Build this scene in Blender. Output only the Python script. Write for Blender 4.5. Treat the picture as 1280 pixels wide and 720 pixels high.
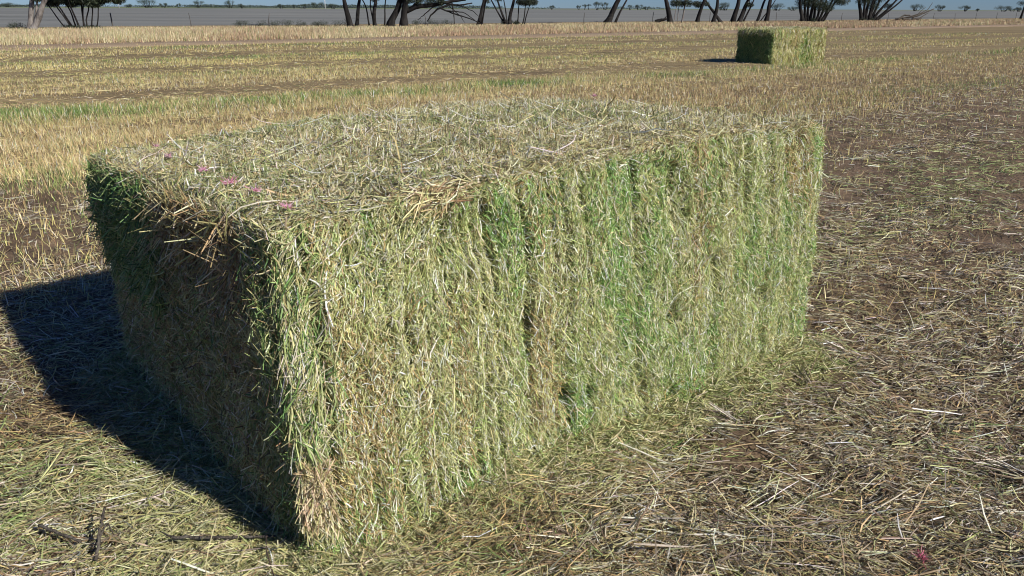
import bpy, math
import numpy as np
from mathutils import Matrix, Vector

for _o in list(bpy.data.objects): bpy.data.objects.remove(_o)
sc = bpy.context.scene
COL = sc.collection
RNG = np.random.default_rng(11)

# ------------------------------------------------------------------ camera, sky, sun
CAM_H = 1.389
PITCH = 0.33648
ROLL = math.atan(5.5 / 1280)
FPX = 1000.6
cam_data = bpy.data.cameras.new("camera")
cam = bpy.data.objects.new("camera", cam_data)
COL.objects.link(cam)
cam_data.sensor_fit = 'HORIZONTAL'
cam_data.sensor_width = 36.0
cam_data.lens = 36.0 * FPX / 1280.0
cam_data.clip_start = 0.05
cam_data.clip_end = 20000
cam.matrix_world = (Matrix.Translation((0, 0, CAM_H)) @ Matrix.Rotation(math.pi / 2 - PITCH, 4, 'X')
                    @ Matrix.Rotation(ROLL, 4, 'Z'))
sc.camera = cam

SUN_EL = math.radians(33.6)
SUN_AZ = np.array([0.793, -0.609])
world = bpy.data.worlds.new("World")
sc.world = world
world.use_nodes = True
wn = world.node_tree.nodes; wl = world.node_tree.links
sky = wn.new("ShaderNodeTexSky")
sky.sky_type = 'NISHITA'
sky.sun_disc = False
sky.sun_elevation = SUN_EL
sky.sun_rotation = math.atan2(SUN_AZ[0], SUN_AZ[1])
sky.altitude = 0
sky.air_density = 1.0
sky.dust_density = 0.0
sky.ozone_density = 4.0
tint_n = wn.new("ShaderNodeMix"); tint_n.data_type = 'RGBA'; tint_n.blend_type = 'MULTIPLY'
tint_n.inputs['Factor'].default_value = 1.0
tint_n.inputs['B'].default_value = (0.64, 0.98, 1.75, 1)
wl.new(sky.outputs[0], tint_n.inputs['A'])
wl.new(tint_n.outputs['Result'], wn["Background"].inputs[0])
wn["Background"].inputs[1].default_value = 0.037

sun_d = bpy.data.lights.new("sun", 'SUN')
sun_d.energy = 5.0
sun_d.angle = math.radians(0.53)
sun_d.color = (1.0, 0.965, 0.90)
sun = bpy.data.objects.new("sun", sun_d)
COL.objects.link(sun)
sv = Vector((SUN_AZ[0] * math.cos(SUN_EL), SUN_AZ[1] * math.cos(SUN_EL), math.sin(SUN_EL)))
sun.rotation_euler = sv.to_track_quat('Z', 'Y').to_euler()
sun.location = (0, 0, 30)

vs = sc.view_settings
vs.view_transform = 'Standard'
vs.look = 'None'
vs.exposure = 0.22
vs.gamma = 1.0
vs.use_curve_mapping = False
sc.cycles.filter_width = 1.05
sc.cycles.max_bounces = 6
sc.cycles.diffuse_bounces = 3
sc.cycles.transmission_bounces = 3

# ------------------------------------------------------------------ helpers
def tag(o, label=None, cat=None, group=None, kind=None):
    if label: o['label'] = label
    if cat: o['category'] = cat
    if group: o['group'] = group
    if kind: o['kind'] = kind
    return o

def empty(name, loc=(0, 0, 0), rz=0.0):
    o = bpy.data.objects.new(name, None)
    COL.objects.link(o)
    o.location = loc
    o.rotation_euler = (0, 0, rz)
    o.empty_display_size = 0.2
    return o

def vhash(ix, iy, iz, seed):
    h = (ix.astype(np.int64) * 374761393 + iy.astype(np.int64) * 668265263 + iz.astype(np.int64) * 2147483647 + seed * 974634777) & 0xFFFFFFFF
    h = ((h ^ (h >> 13)) * 1274126177) & 0xFFFFFFFF
    h = h ^ (h >> 16)
    return (h & 0xFFFF) / 65535.0

def vnoise(x, y, z=0.0, seed=0):
    x = np.asarray(x, float); y = np.asarray(y, float)
    z = np.zeros_like(x) + z
    fx, fy, fz = np.floor(x), np.floor(y), np.floor(z)
    ix, iy, iz = fx.astype(int), fy.astype(int), fz.astype(int)
    tx, ty, tz = x - fx, y - fy, z - fz
    tx = tx * tx * (3 - 2 * tx); ty = ty * ty * (3 - 2 * ty); tz = tz * tz * (3 - 2 * tz)
    r = 0
    for dx in (0, 1):
        for dy in (0, 1):
            for dz in (0, 1):
                w = (tx if dx else 1 - tx) * (ty if dy else 1 - ty) * (tz if dz else 1 - tz)
                r = r + w * vhash(ix + dx, iy + dy, iz + dz, seed)
    return r * 2 - 1          # -1..1

def fbm(x, y, z=0.0, seed=0, octs=3):
    r = 0; a = 1.0; s = 0
    for k in range(octs):
        r = r + a * vnoise(np.asarray(x) * 2 ** k, np.asarray(y) * 2 ** k, np.asarray(z) * 2 ** k, seed + k * 17)
        s += a; a *= 0.5
    return r / s

def sstep(a, b, x):
    t = np.clip((x - a) / (b - a), 0, 1)
    return t * t * (3 - 2 * t)

def norm(v):
    return v / np.maximum(np.linalg.norm(v, axis=-1, keepdims=True), 1e-9)

def mesh_np(name, verts, faces, mat, parent=None, cols=None, smooth=False, nper=4):
    """verts (N,3); faces (M,nper) int array or list of such arrays"""
    me = bpy.data.meshes.new(name)
    if not isinstance(faces, list): faces = [faces]
    loops = np.concatenate([f.reshape(-1) for f in faces]).astype(np.int32)
    tot = np.concatenate([np.full(len(f), f.shape[1], np.int32) for f in faces])
    start = np.concatenate([[0], np.cumsum(tot)[:-1]]).astype(np.int32)
    me.vertices.add(len(verts)); me.vertices.foreach_set('co', np.ascontiguousarray(verts, np.float32).reshape(-1))
    me.loops.add(len(loops)); me.loops.foreach_set('vertex_index', loops)
    me.polygons.add(len(tot)); me.polygons.foreach_set('loop_start', start)
    try: me.polygons.foreach_set('loop_total', tot)
    except Exception: pass
    if smooth: me.polygons.foreach_set('use_smooth', np.ones(len(tot), bool))
    if cols is not None:
        at = me.color_attributes.new('tint', 'BYTE_COLOR', 'POINT') if False else me.attributes.new('tint', 'FLOAT_COLOR', 'POINT')
        c4 = np.ones((len(verts), 4), np.float32); c4[:, :3] = cols
        at.data.foreach_set('color', c4.reshape(-1))
    me.update(calc_edges=True)
    me.materials.append(mat)
    o = bpy.data.objects.new(name, me)
    COL.objects.link(o)
    if parent is not None: o.parent = parent
    return o

class Acc:
    """collects vertex / face / colour arrays into one mesh"""
    def __init__(s): s.v = []; s.f = {}; s.c = []; s.n = 0
    def add(s, v, f, c):
        v = np.asarray(v, float); s.v.append(v); s.c.append(np.broadcast_to(np.asarray(c, float), v.shape).copy())
        for ff in (f if isinstance(f, list) else [f]):
            s.f.setdefault(ff.shape[1], []).append(ff + s.n)
        s.n += len(v)
    def build(s, name, mat, parent=None, smooth=False):
        return mesh_np(name, np.concatenate(s.v), [np.concatenate(x) for x in s.f.values()], mat, parent, np.concatenate(s.c), smooth)

def ribbons(ctr, side, width, col, taper=0.55, fold=None):
    """ctr (N,K,3) centre lines, side (N,3) or (N,K,3), width (N,), col (N,3) -> v,f,c.
    fold (N,3): an up vector that turns the flat blade into a folded one (three vertices per ring)."""
    N, K, _ = ctr.shape
    if side.ndim == 2: side = side[:, None, :]
    s = np.linspace(0, 1, K)
    wprof = (1 - (1 - taper) * np.abs(2 * s - 0.8).clip(0, 1) ** 2)[None, :, None] * width[:, None, None] * 0.5
    L = ctr - side * wprof; R = ctr + side * wprof
    if fold is None:
        v = np.stack([L, R], 2).reshape(N * K * 2, 3); m = 2
    else:
        M = ctr + (fold[:, None, :] if fold.ndim == 2 else fold) * wprof * 0.8
        v = np.stack([L, M, R], 2).reshape(N * K * 3, 3); m = 3
    base = (np.arange(N) * K * m)[:, None, None]
    k = (np.arange(K - 1) * m)[None, :, None]
    qs = [base + k + j + np.array([0, 1, m + 1, m]) for j in range(m - 1)]
    f = np.concatenate([q.reshape(-1, 4) for q in qs])
    c = np.repeat(col, K * m, axis=0)
    return v, f, c

def pick(pal, n, w=None, jit=0.18):
    pal = np.array(pal, float); w = None if w is None else np.array(w, float) / sum(w)
    i = RNG.choice(len(pal), n, p=w)
    c = pal[i] * np.exp(RNG.normal(0, jit, (n, 1))) * np.exp(RNG.normal(0, 0.05, (n, 3)))
    return np.clip(c * 1.15, 0.005, 0.85)

def mixpal(palA, palB, t, wA=None, wB=None, jit=0.18):
    n = len(t)
    a = pick(palA, n, wA, jit); b = pick(palB, n, wB, jit)
    return np.where((RNG.random(n) < t)[:, None], b, a)

# ------------------------------------------------------------------ materials
def new_mat(name):
    m = bpy.data.materials.new(name); m.use_nodes = True
    nt = m.node_tree; b = nt.nodes['Principled BSDF']
    return m, nt, b

def straw_mat(name, rough=0.55, spec=0.35, transl=0.18, noise_scale=60.0):
    m, nt, b = new_mat(name)
    a = nt.nodes.new('ShaderNodeAttribute'); a.attribute_name = 'tint'
    tc = nt.nodes.new('ShaderNodeTexCoord')
    nz = nt.nodes.new('ShaderNodeTexNoise'); nz.inputs['Scale'].default_value = noise_scale; nz.inputs['Detail'].default_value = 2
    nt.links.new(tc.outputs['Object'], nz.inputs['Vector'])
    mr = nt.nodes.new('ShaderNodeMapRange'); mr.inputs['From Min'].default_value = 0.3; mr.inputs['From Max'].default_value = 0.7
    mr.inputs['To Min'].default_value = 0.78; mr.inputs['To Max'].default_value = 1.2
    nt.links.new(nz.outputs['Fac'], mr.inputs['Value'])
    mx = nt.nodes.new('ShaderNodeMix'); mx.data_type = 'RGBA'; mx.blend_type = 'MULTIPLY'; mx.inputs['Factor'].default_value = 1
    nt.links.new(a.outputs['Color'], mx.inputs['A']); nt.links.new(mr.outputs['Result'], mx.inputs['B'])
    nt.links.new(mx.outputs['Result'], b.inputs['Base Color'])
    b.inputs['Roughness'].default_value = rough
    b.inputs['Specular IOR Level'].default_value = spec
    if transl > 0:
        t = nt.nodes.new('ShaderNodeBsdfTranslucent'); nt.links.new(mx.outputs['Result'], t.inputs['Color'])
        ms = nt.nodes.new('ShaderNodeMixShader'); ms.inputs[0].default_value = transl
        nt.links.new(b.outputs[0], ms.inputs[1]); nt.links.new(t.outputs[0], ms.inputs[2])
        nt.links.new(ms.outputs[0], nt.nodes['Material Output'].inputs['Surface'])
    return m

def noise_mat(name, cols, scale, rough=0.9, bump=0.4, bscale=None, stretch=(1, 1, 1), rot=0.0, detail=8, spec=0.2, pos=None, bdist=0.02):
    m, nt, b = new_mat(name)
    tc = nt.nodes.new('ShaderNodeTexCoord'); mp = nt.nodes.new('ShaderNodeMapping')
    mp.inputs['Scale'].default_value = stretch; mp.inputs['Rotation'].default_value = (0, 0, rot)
    nt.links.new(tc.outputs['Object'], mp.inputs['Vector'])
    nz = nt.nodes.new('ShaderNodeTexNoise'); nz.inputs['Scale'].default_value = scale; nz.inputs['Detail'].default_value = detail
    nz.inputs['Roughness'].default_value = 0.65
    nt.links.new(mp.outputs[0], nz.inputs['Vector'])
    cr = nt.nodes.new('ShaderNodeValToRGB')
    el = cr.color_ramp.elements
    pos = pos or list(np.linspace(0.3, 0.7, len(cols)))
    while len(el) < len(cols): el.new(0.5)
    for e, p, c in zip(el, pos, cols): e.position = p; e.color = (*c, 1)
    nt.links.new(nz.outputs['Fac'], cr.inputs[0]); nt.links.new(cr.outputs[0], b.inputs['Base Color'])
    b.inputs['Roughness'].default_value = rough; b.inputs['Specular IOR Level'].default_value = spec
    if bump:
        n2 = nt.nodes.new('ShaderNodeTexNoise'); n2.inputs['Scale'].default_value = bscale or scale * 4; n2.inputs['Detail'].default_value = 8
        nt.links.new(mp.outputs[0], n2.inputs['Vector'])
        bp = nt.nodes.new('ShaderNodeBump'); bp.inputs['Strength'].default_value = bump; bp.inputs['Distance'].default_value = bdist
        nt.links.new(n2.outputs['Fac'], bp.inputs['Height']); nt.links.new(bp.outputs[0], b.inputs['Normal'])
    return m

M_hay = straw_mat('hay_stalks')
M_litter = straw_mat('straw_litter', transl=0.08)
M_grass = straw_mat('field_grass', rough=0.7, spec=0.2, transl=0.2, noise_scale=8)
M_leaf = straw_mat('tree_leaves', rough=0.5, spec=0.35, transl=0.12, noise_scale=3)
M_core = noise_mat('packed_hay', [(0.07, 0.075, 0.03), (0.15, 0.15, 0.06), (0.20, 0.15, 0.08)], 9, bump=1.0, bscale=60, stretch=(1, 1, 0.35))  # tones darkened to paint shade into the gaps between stalks
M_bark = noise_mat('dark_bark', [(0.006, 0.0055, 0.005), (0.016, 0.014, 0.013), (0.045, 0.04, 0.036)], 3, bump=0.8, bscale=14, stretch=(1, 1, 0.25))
M_barkpale = noise_mat('pale_bark', [(0.04, 0.034, 0.03), (0.20, 0.175, 0.155), (0.34, 0.31, 0.28)], 4.5, bump=0.8, bscale=10, stretch=(1, 1, 0.35))
M_post = noise_mat('weathered_post', [(0.05, 0.045, 0.04), (0.12, 0.11, 0.10)], 9, stretch=(1, 1, 0.2))
M_wire = noise_mat('old_wire', [(0.10, 0.09, 0.085), (0.18, 0.17, 0.16)], 30, rough=0.5, bump=0)
M_pole = noise_mat('pale_pole', [(0.45, 0.44, 0.42), (0.6, 0.59, 0.56)], 2, bump=0)
M_pink = straw_mat('pink_twine', rough=0.45, spec=0.5, transl=0.25)
M_twig = noise_mat('dead_twig', [(0.03, 0.025, 0.02), (0.09, 0.075, 0.06), (0.17, 0.15, 0.12)], 40, bump=0.6, bscale=160, stretch=(1, 1, 1))

# ------------------------------------------------------------------ field layout
YAW = math.radians(38.0)
SU = np.array([math.cos(YAW), math.sin(YAW)])         # along the swaths
SN = np.array([-math.sin(YAW), math.cos(YAW)])        # across the swaths
def wu(x, y):
    return x * SN[0] + y * SN[1], x * SU[0] + y * SU[1]

def ray(px, py, z=0.0):
    X0 = (px - 640) / FPX; Y0 = (360 - py) / FPX
    X = X0 * math.cos(ROLL) - Y0 * math.sin(ROLL); Y = Y0 * math.cos(ROLL) + X0 * math.sin(ROLL)
    d = np.array([X, math.cos(PITCH) + Y * math.sin(PITCH), -math.sin(PITCH) + Y * math.cos(PITCH)])
    t = (z - CAM_H) / d[2]
    return np.array([d[0] * t, d[1] * t, z])

def ground_h(x, y):
    x = np.asarray(x, float); y = np.asarray(y, float)
    w, u = wu(x, y)
    near = 1 - sstep(9, 30, np.hypot(x, y))
    h = 0.022 * fbm(x * 1.7, y * 1.7, 0, 3) + 0.020 * fbm(x * 6, y * 6, 0, 5) * near + 0.006 * fbm(x * 22, y * 22, 0, 8, 2) * near
    h = h + 0.03 * np.sin(w * 2 * math.pi / 1.5 + fbm(x * .3, y * .3, 0, 2)) * sstep(6, 9, w) * (1 - sstep(34, 36, w)) * 0.5
    return h - 0.012

# ground: one sheet, finely divided near the bale, out to the horizon
def axis(lo, hi, step, far, g=1.12):
    a = list(np.arange(lo, hi, step)); s = step; x = a[-1]
    while x < far: s *= g; x += s; a.append(x)
    s = step; x = lo; b = []
    while x > -far: s *= g; x -= s; b.append(x)
    return np.array(b[::-1] + a)
gx = axis(-5, 6, 0.035, 9000); gy = axis(0.3, 9, 0.035, 9000)
GX, GY = np.meshgrid(gx, gy, indexing='ij')
GZ = ground_h(GX, GY)
nI, nJ = GX.shape
idx = np.arange(nI * nJ).reshape(nI, nJ)
gf = np.stack([idx[:-1, :-1], idx[1:, :-1], idx[1:, 1:], idx[:-1, 1:]], -1).reshape(-1, 4)
gv = np.stack([GX, GY, GZ], -1).reshape(-1, 3)

def ground_material():
    m, nt, b = new_mat('field_soil')
    L = nt.links.new
    tc = nt.nodes.new('ShaderNodeTexCoord')
    mp = nt.nodes.new('ShaderNodeMapping'); mp.inputs['Rotation'].default_value = (0, 0, -YAW)
    L(tc.outputs['Object'], mp.inputs['Vector'])
    sx = nt.nodes.new('ShaderNodeSeparateXYZ'); L(mp.outputs[0], sx.inputs[0])     # x along swath, y across
    n1 = nt.nodes.new('ShaderNodeTexNoise'); n1.inputs['Scale'].default_value = 2.3; n1.inputs['Detail'].default_value = 9; n1.inputs['Roughness'].default_value = 0.7
    L(tc.outputs['Object'], n1.inputs['Vector'])
    cr = nt.nodes.new('ShaderNodeValToRGB'); e = cr.color_ramp.elements
    e[0].position = 0.32; e[0].color = (0.075, 0.052, 0.032, 1); e[1].position = 0.72; e[1].color = (0.235, 0.16, 0.10, 1)
    L(n1.outputs['Fac'], cr.inputs[0])
    # dry stubble mulch between the rows farther off
    mp2 = nt.nodes.new('ShaderNodeMapping'); mp2.inputs['Rotation'].default_value = (0, 0, -YAW); mp2.inputs['Scale'].default_value = (0.12, 1.0, 1)
    L(tc.outputs['Object'], mp2.inputs['Vector'])
    n2 = nt.nodes.new('ShaderNodeTexNoise'); n2.inputs['Scale'].default_value = 0.9; n2.inputs['Detail'].default_value = 10; n2.inputs['Roughness'].default_value = 0.7
    L(mp2.outputs[0], n2.inputs['Vector'])
    c2 = nt.nodes.new('ShaderNodeValToRGB'); e = c2.color_ramp.elements
    e[0].position = 0.3; e[0].color = (0.12, 0.085, 0.05, 1); e[1].position = 0.7; e[1].color = (0.32, 0.245, 0.12, 1)
    L(n2.outputs['Fac'], c2.inputs[0])
    mr = nt.nodes.new('ShaderNodeMapRange'); mr.inputs['From Min'].default_value = 7; mr.inputs['From Max'].default_value = 12
    L(sx.outputs['Y'], mr.inputs['Value'])
    mx = nt.nodes.new('ShaderNodeMix'); mx.data_type = 'RGBA'
    L(mr.outputs['Result'], mx.inputs['Factor']); L(cr.outputs[0], mx.inputs['A']); L(c2.outputs[0], mx.inputs['B'])
    L(mx.outputs['Result'], b.inputs['Base Color'])
    b.inputs['Roughness'].default_value = 0.95; b.inputs['Specular IOR Level'].default_value = 0.15
    n3 = nt.nodes.new('ShaderNodeTexNoise'); n3.inputs['Scale'].default_value = 45; n3.inputs['Detail'].default_value = 8
    L(tc.outputs['Object'], n3.inputs['Vector'])
    bp = nt.nodes.new('ShaderNodeBump'); bp.inputs['Strength'].default_value = 0.8; bp.inputs['Distance'].default_value = 0.02
    L(n3.outputs['Fac'], bp.inputs['Height']); L(bp.outputs[0], b.inputs['Normal'])
    return m
g = mesh_np('ground', gv, gf, ground_material(), smooth=True); tag(g, kind='structure')

def strip(name, w0, w1, z, mat, u0=-6000, u1=6000, n=700):
    us = np.sign(np.linspace(-1, 1, n)) * np.abs(np.linspace(-1, 1, n)) ** 3 * u1
    ed0 = w0 + (0.6 * np.sin(us * .11)) ; ed1 = np.full(n, w1)
    e0 = ed0 + .5 * fbm(us * .4, us * 0, 0, 7, 3)
    rows = [(e0 - .35, -.15), (e0, z), (ed1, z), (ed1 + .35, -.15)]      # shallow banks close both edges down to the ground
    p = np.concatenate([np.stack([SU[0] * us + SN[0] * e, SU[1] * us + SN[1] * e, np.full(n, zz)], 1) for e, zz in rows])
    i = np.arange(n - 1)
    f = np.concatenate([np.stack([i + r * n, i + 1 + r * n, i + 1 + (r + 1) * n, i + (r + 1) * n], 1) for r in range(3)])
    o = mesh_np(name, p, f, mat); tag(o, kind='structure'); return o
M_far = noise_mat('grey_fallow', [(0.095, 0.097, 0.092), (0.132, 0.134, 0.126), (0.175, 0.175, 0.160)], 0.05, bump=0.3, bscale=3, stretch=(0.25, 1, 1), rot=-0.1, bdist=0.05)
M_crop = noise_mat('far_green_crop', [(0.10, 0.13, 0.06), (0.15, 0.17, 0.08)], 0.01, bump=0)
M_soil = noise_mat('bare_track_soil', [(0.22, 0.15, 0.095), (0.33, 0.25, 0.16)], 1.2, bump=0.6, bscale=20, stretch=(0.3, 1, 1), rot=-YAW)
strip('far_field', 67, 7000, 0.06, M_far)
strip('distant_crop_field', 820, 1250, 0.30, M_crop)
strip('dirt_track', 32.2, 37.0, 0.03, M_soil)

# ------------------------------------------------------------------ palettes (albedo)
STRAW = [(0.52, 0.45, 0.24), (0.44, 0.41, 0.19), (0.60, 0.54, 0.36), (0.36, 0.33, 0.14)]
HAYG = [(0.25, 0.31, 0.10), (0.33, 0.37, 0.14), (0.40, 0.42, 0.19), (0.17, 0.24, 0.07)]
OLIVE = [(0.37, 0.37, 0.16), (0.46, 0.43, 0.22), (0.29, 0.29, 0.11), (0.52, 0.48, 0.28)]
GREEN = [(0.10, 0.19, 0.05), (0.16, 0.27, 0.08), (0.23, 0.34, 0.12), (0.07, 0.13, 0.035)]
SIDEG = [(0.17, 0.29, 0.08), (0.23, 0.35, 0.11), (0.12, 0.22, 0.055)]
BROWN = [(0.31, 0.215, 0.10), (0.23, 0.16, 0.075), (0.43, 0.31, 0.155), (0.14, 0.095, 0.05)]
PALE = [(0.62, 0.58, 0.46), (0.55, 0.50, 0.36), (0.68, 0.65, 0.56)]
GREY = [(0.46, 0.41, 0.32), (0.35, 0.30, 0.22), (0.60, 0.55, 0.45), (0.23, 0.19, 0.14)]
OLD = [(0.19, 0.14, 0.085), (0.12, 0.09, 0.06), (0.27, 0.21, 0.12)]

# ------------------------------------------------------------------ the bales
class Bale:
    """rounded box with flakes, lumps and grooves; corner offsets bend it into the shape of the real one"""
    def __init__(s, L, W, H, r, seed, corner_dz=(0, 0, 0, 0), dome=0.0, flake=0.075, near=True):
        s.L, s.W, s.H, s.r, s.seed = L, W, H, r, seed
        s.dz = corner_dz; s.dome = dome; s.near = near
        rg = np.random.default_rng(seed)
        b = [0.0]
        while b[-1] < L: b.append(b[-1] + flake * rg.uniform(0.55, 1.7))
        s.fb = np.array(b); n = len(b) + 2
        s.foff = rg.normal(0, 0.0045, n)
        s.fgreen = rg.random(n); s.fbrown = rg.random(n); s.flean = rg.normal(0, 0.16, n)
    def flake(s, p):
        x = p[..., 0] + 0.035 * fbm(p[..., 1] * 1.5 + 3, p[..., 2] * 2.2, 0, s.seed, 2)
        i = np.clip(np.searchsorted(s.fb, x) - 1, 0, len(s.fb) - 2)
        d = np.minimum(x - s.fb[i], s.fb[i + 1] - x)
        return i, d
    def project(s, p, lift):
        """any point near the box -> point on the lumpy rounded surface, plus lift; returns point and normal"""
        box = np.array([s.L, s.W, s.H])
        q = np.clip(p, s.r, box - s.r)
        q[..., 2] = np.clip(p[..., 2], -0.2, box[2] - s.r)
        d = norm(p - q)
        b = q + d * s.r
        i, fd = s.flake(b)
        side = 1 - np.abs(d[..., 2])                      # 0 on the top, 1 on the sides
        lump = 0.020 * fbm(b[..., 0] * 2.2, b[..., 1] * 2.2, b[..., 2] * 2.2, s.seed + 1, 2) + 0.010 * fbm(b[..., 0] * 9, b[..., 1] * 9, b[..., 2] * 5, s.seed + 2, 2)
        groove = np.exp(-(fd / 0.009) ** 2) * (0.25 + 0.75 * sstep(-0.1, 0.45, fbm(b[..., 0] * 3, b[..., 1] * 3, b[..., 2] * 2.6, s.seed + 9, 2)))
        longside = np.clip(np.abs(d[..., 1]), 0, 1)
        off = lump + longside * (s.foff[i] - 0.031 * groove) - 0.008 * groove * np.clip(d[..., 2], 0, 1)
        # holes torn in the face
        hole = sstep(0.42, 0.68, fbm(b[..., 0] * 5.5, b[..., 1] * 5.5, b[..., 2] * 4, s.seed + 30, 2))
        off = off - 0.022 * hole * side
        # belly: faces bulge between the strings
        off = off + 0.008 * np.sin(np.clip(b[..., 2] / s.H, 0, 1) * math.pi) * side
        if not s.near:
            off = off - 0.06 * np.exp(-((b[..., 2] - .40) / .022) ** 2) * longside
        if s.near:
            for hx, hz_, rx, rz, dp in ((.937, .19, .018, .03, .09), (1.04, .175, .014, .03, .08), (1.25, .82, .014, .04, .03), (.50, .80, .012, .04, .03), (1.68, .47, .03, .03, .05), (1.95, .30, .05, .03, .04), (1.45, .33, .03, .04, .05), (.78, .45, .012, .07, .05), (.36, .55, .012, .06, .05), (1.30, .10, .02, .05, .05), (2.18, .86, .012, .05, .06), (.62, .30, .015, .05, .04)):
                off = off - dp * np.exp(-((b[..., 0] - hx) / rx) ** 2 - ((b[..., 2] - hz_) / rz) ** 2) * np.clip(-d[..., 1], 0, 1)
            e = np.clip(-d[..., 0], 0, 1)                 # the end face: ragged overhanging top, hollow under it
            y = b[..., 1] / s.W; z = b[..., 2] / s.H
            top = sstep(0.62, 0.80, z)
            off = off + e * (-0.026 + 0.024 * top * sstep(0.48, 0.60, y) + 0.02 * sstep(.45, .75, z) * (1 - sstep(0.05, 0.25, y)) - 0.05 * np.exp(-((y - 0.30) / 0.15) ** 2 - ((z - 0.83) / 0.09) ** 2))
        b = b + d * (off + lift)[..., None]
        fx = np.clip(b[..., 0] / s.L, 0, 1); fy = np.clip(b[..., 1] / s.W, 0, 1); fz = np.clip(b[..., 2] / s.H, 0, 1.2)
        a0, c0, b0, d0 = s.dz
        dz = (a0 * (1 - fx) * (1 - fy) + c0 * fx * (1 - fy) + b0 * (1 - fx) * fy + d0 * fx * fy)
        dz = dz + s.dome * (np.sin(math.pi * (fx * 0.9 + 0.03)).clip(0)) * (0.75 + 0.5 * np.sin(math.pi * fy))
        b = b.copy(); b[..., 2] += dz * fz
        if s.near: b[..., 1] -= 0.07 * (1 - np.clip(fz, 0, 1)) * (1 - fy) * (1 - .5 * fx)
        return b, d
    def core(s, step=0.03):
        acc = Acc()
        ext = [(s.L, s.W, s.H)]
        faces = [((0, 0, s.H), (1, 0, 0), (0, 1, 0), s.L, s.W), ((0, 0, -.05), (1, 0, 0), (0, 0, 1), s.L, s.H + .05), ((0, s.W, -.05), (1, 0, 0), (0, 0, 1), s.L, s.H + .05),
                 ((0, 0, -.05), (0, 1, 0), (0, 0, 1), s.W, s.H + .05), ((s.L, 0, -.05), (0, 1, 0), (0, 0, 1), s.W, s.H + .05)]
        for o, e1, e2, l1, l2 in faces:
            n1 = int(l1 / step) + 1; n2 = int(l2 / step) + 1
            A, B = np.meshgrid(np.linspace(0, l1, n1), np.linspace(0, l2, n2), indexing='ij')
            p = np.array(o) + A[..., None] * np.array(e1) + B[..., None] * np.array(e2)
            # nudge the border outwards so that the seams of neighbouring faces meet
            v, _ = s.project(p.astype(float), np.full(A.shape, -0.018))
            i = np.arange(n1 * n2).reshape(n1, n2)
            f = np.stack([i[:-1, :-1], i[1:, :-1], i[1:, 1:], i[:-1, 1:]], -1).reshape(-1, 4)
            acc.add(v.reshape(-1, 3), f, (0.15, 0.15, 0.06))  # core tinted darker than the stalks: painted shade for the gaps
        return acc
    def lay(s, acc, face, n, lenr, widr, ang_mean, ang_sd, chaos, colfn, liftr=(-0.012, 0.012), curl=0.02, K=4, tip=0.0, region=None, droop=0.0, fold=True):
        """strew n stalks over a face. face: 0 top, 1 front long side, 2 back long side, 3 end, 4 other end"""
        o, e1, e2, l1, l2 = [((0, 0, s.H), (1, 0, 0), (0, 1, 0), s.L, s.W), ((0, 0, 0), (1, 0, 0), (0, 0, 1), s.L, s.H), ((0, s.W, 0), (1, 0, 0), (0, 0, 1), s.L, s.H),
                             ((0, 0, 0), (0, 1, 0), (0, 0, 1), s.W, s.H), ((s.L, 0, 0), (0, 1, 0), (0, 0, 1), s.W, s.H)][face]
        o, e1, e2 = map(lambda t: np.array(t, float), (o, e1, e2))
        if region is None: region = (0, 1, 0, 1)
        a = RNG.uniform(region[0], region[1], n) * l1; b = RNG.uniform(region[2], region[3], n) * l2
        p = o + a[:, None] * e1 + b[:, None] * e2
        L = RNG.uniform(0, 1, n) ** 1.6 * (lenr[1] - lenr[0]) + lenr[0]
        fi, _ = s.flake(p)
        th = ang_mean + RNG.normal(0, 1, n) * ang_sd + 0.5 * ang_sd * 2 * fbm(a * 6, b * 4, 0, s.seed + face, 2)
        if face in (1, 2): th = th + s.flean[fi]
        ch = RNG.random(n) < chaos
        th = np.where(ch, RNG.uniform(0, 2 * math.pi, n), th)
        t = np.linspace(-0.5, 0.5, K)
        bend = RNG.normal(0, 0.22, n)
        pa = np.cos(th)[:, None] * t * L[:, None] - np.sin(th)[:, None] * (t ** 2 - .1) * (bend * L)[:, None] * 2
        pb = np.sin(th)[:, None] * t * L[:, None] + np.cos(th)[:, None] * (t ** 2 - .1) * (bend * L)[:, None] * 2
        P = p[:, None, :] + pa[..., None] * e1 + pb[..., None] * e2
        if face: P[..., 2] = np.maximum(P[..., 2], -0.03)
        lift0 = RNG.uniform(liftr[0], liftr[1], n)
        dirn = np.where(RNG.random(n) < 0.5, 1, -1)[:, None]
        tt = (t[None] * dirn + 0.5)
        lift = lift0[:, None] + (np.abs(RNG.normal(0, curl, n)))[:, None] * tt ** 2 + tip * np.abs(RNG.normal(0, 1, n))[:, None] * tt ** 2
        V, N = s.project(P, lift)
        if droop: V[..., 2] -= droop * (tt ** 2) * RNG.random(n)[:, None]
        T = norm(V[:, -1] - V[:, 0]); Nm = N[:, K // 2]
        roll = RNG.normal(0, 0.8, n)
        S = norm(np.cross(T, Nm)); U = norm(np.cross(S, T))
        S2 = S * np.cos(roll)[:, None] + U * np.sin(roll)[:, None]
        F2 = U * np.cos(roll)[:, None] - S * np.sin(roll)[:, None]
        wd = RNG.uniform(0, 1, n) ** 1.5 * (widr[1] - widr[0]) + widr[0]
        acc.add(*ribbons(V, S2, wd, colfn(p, fi, n), fold=F2 if fold else None))

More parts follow.
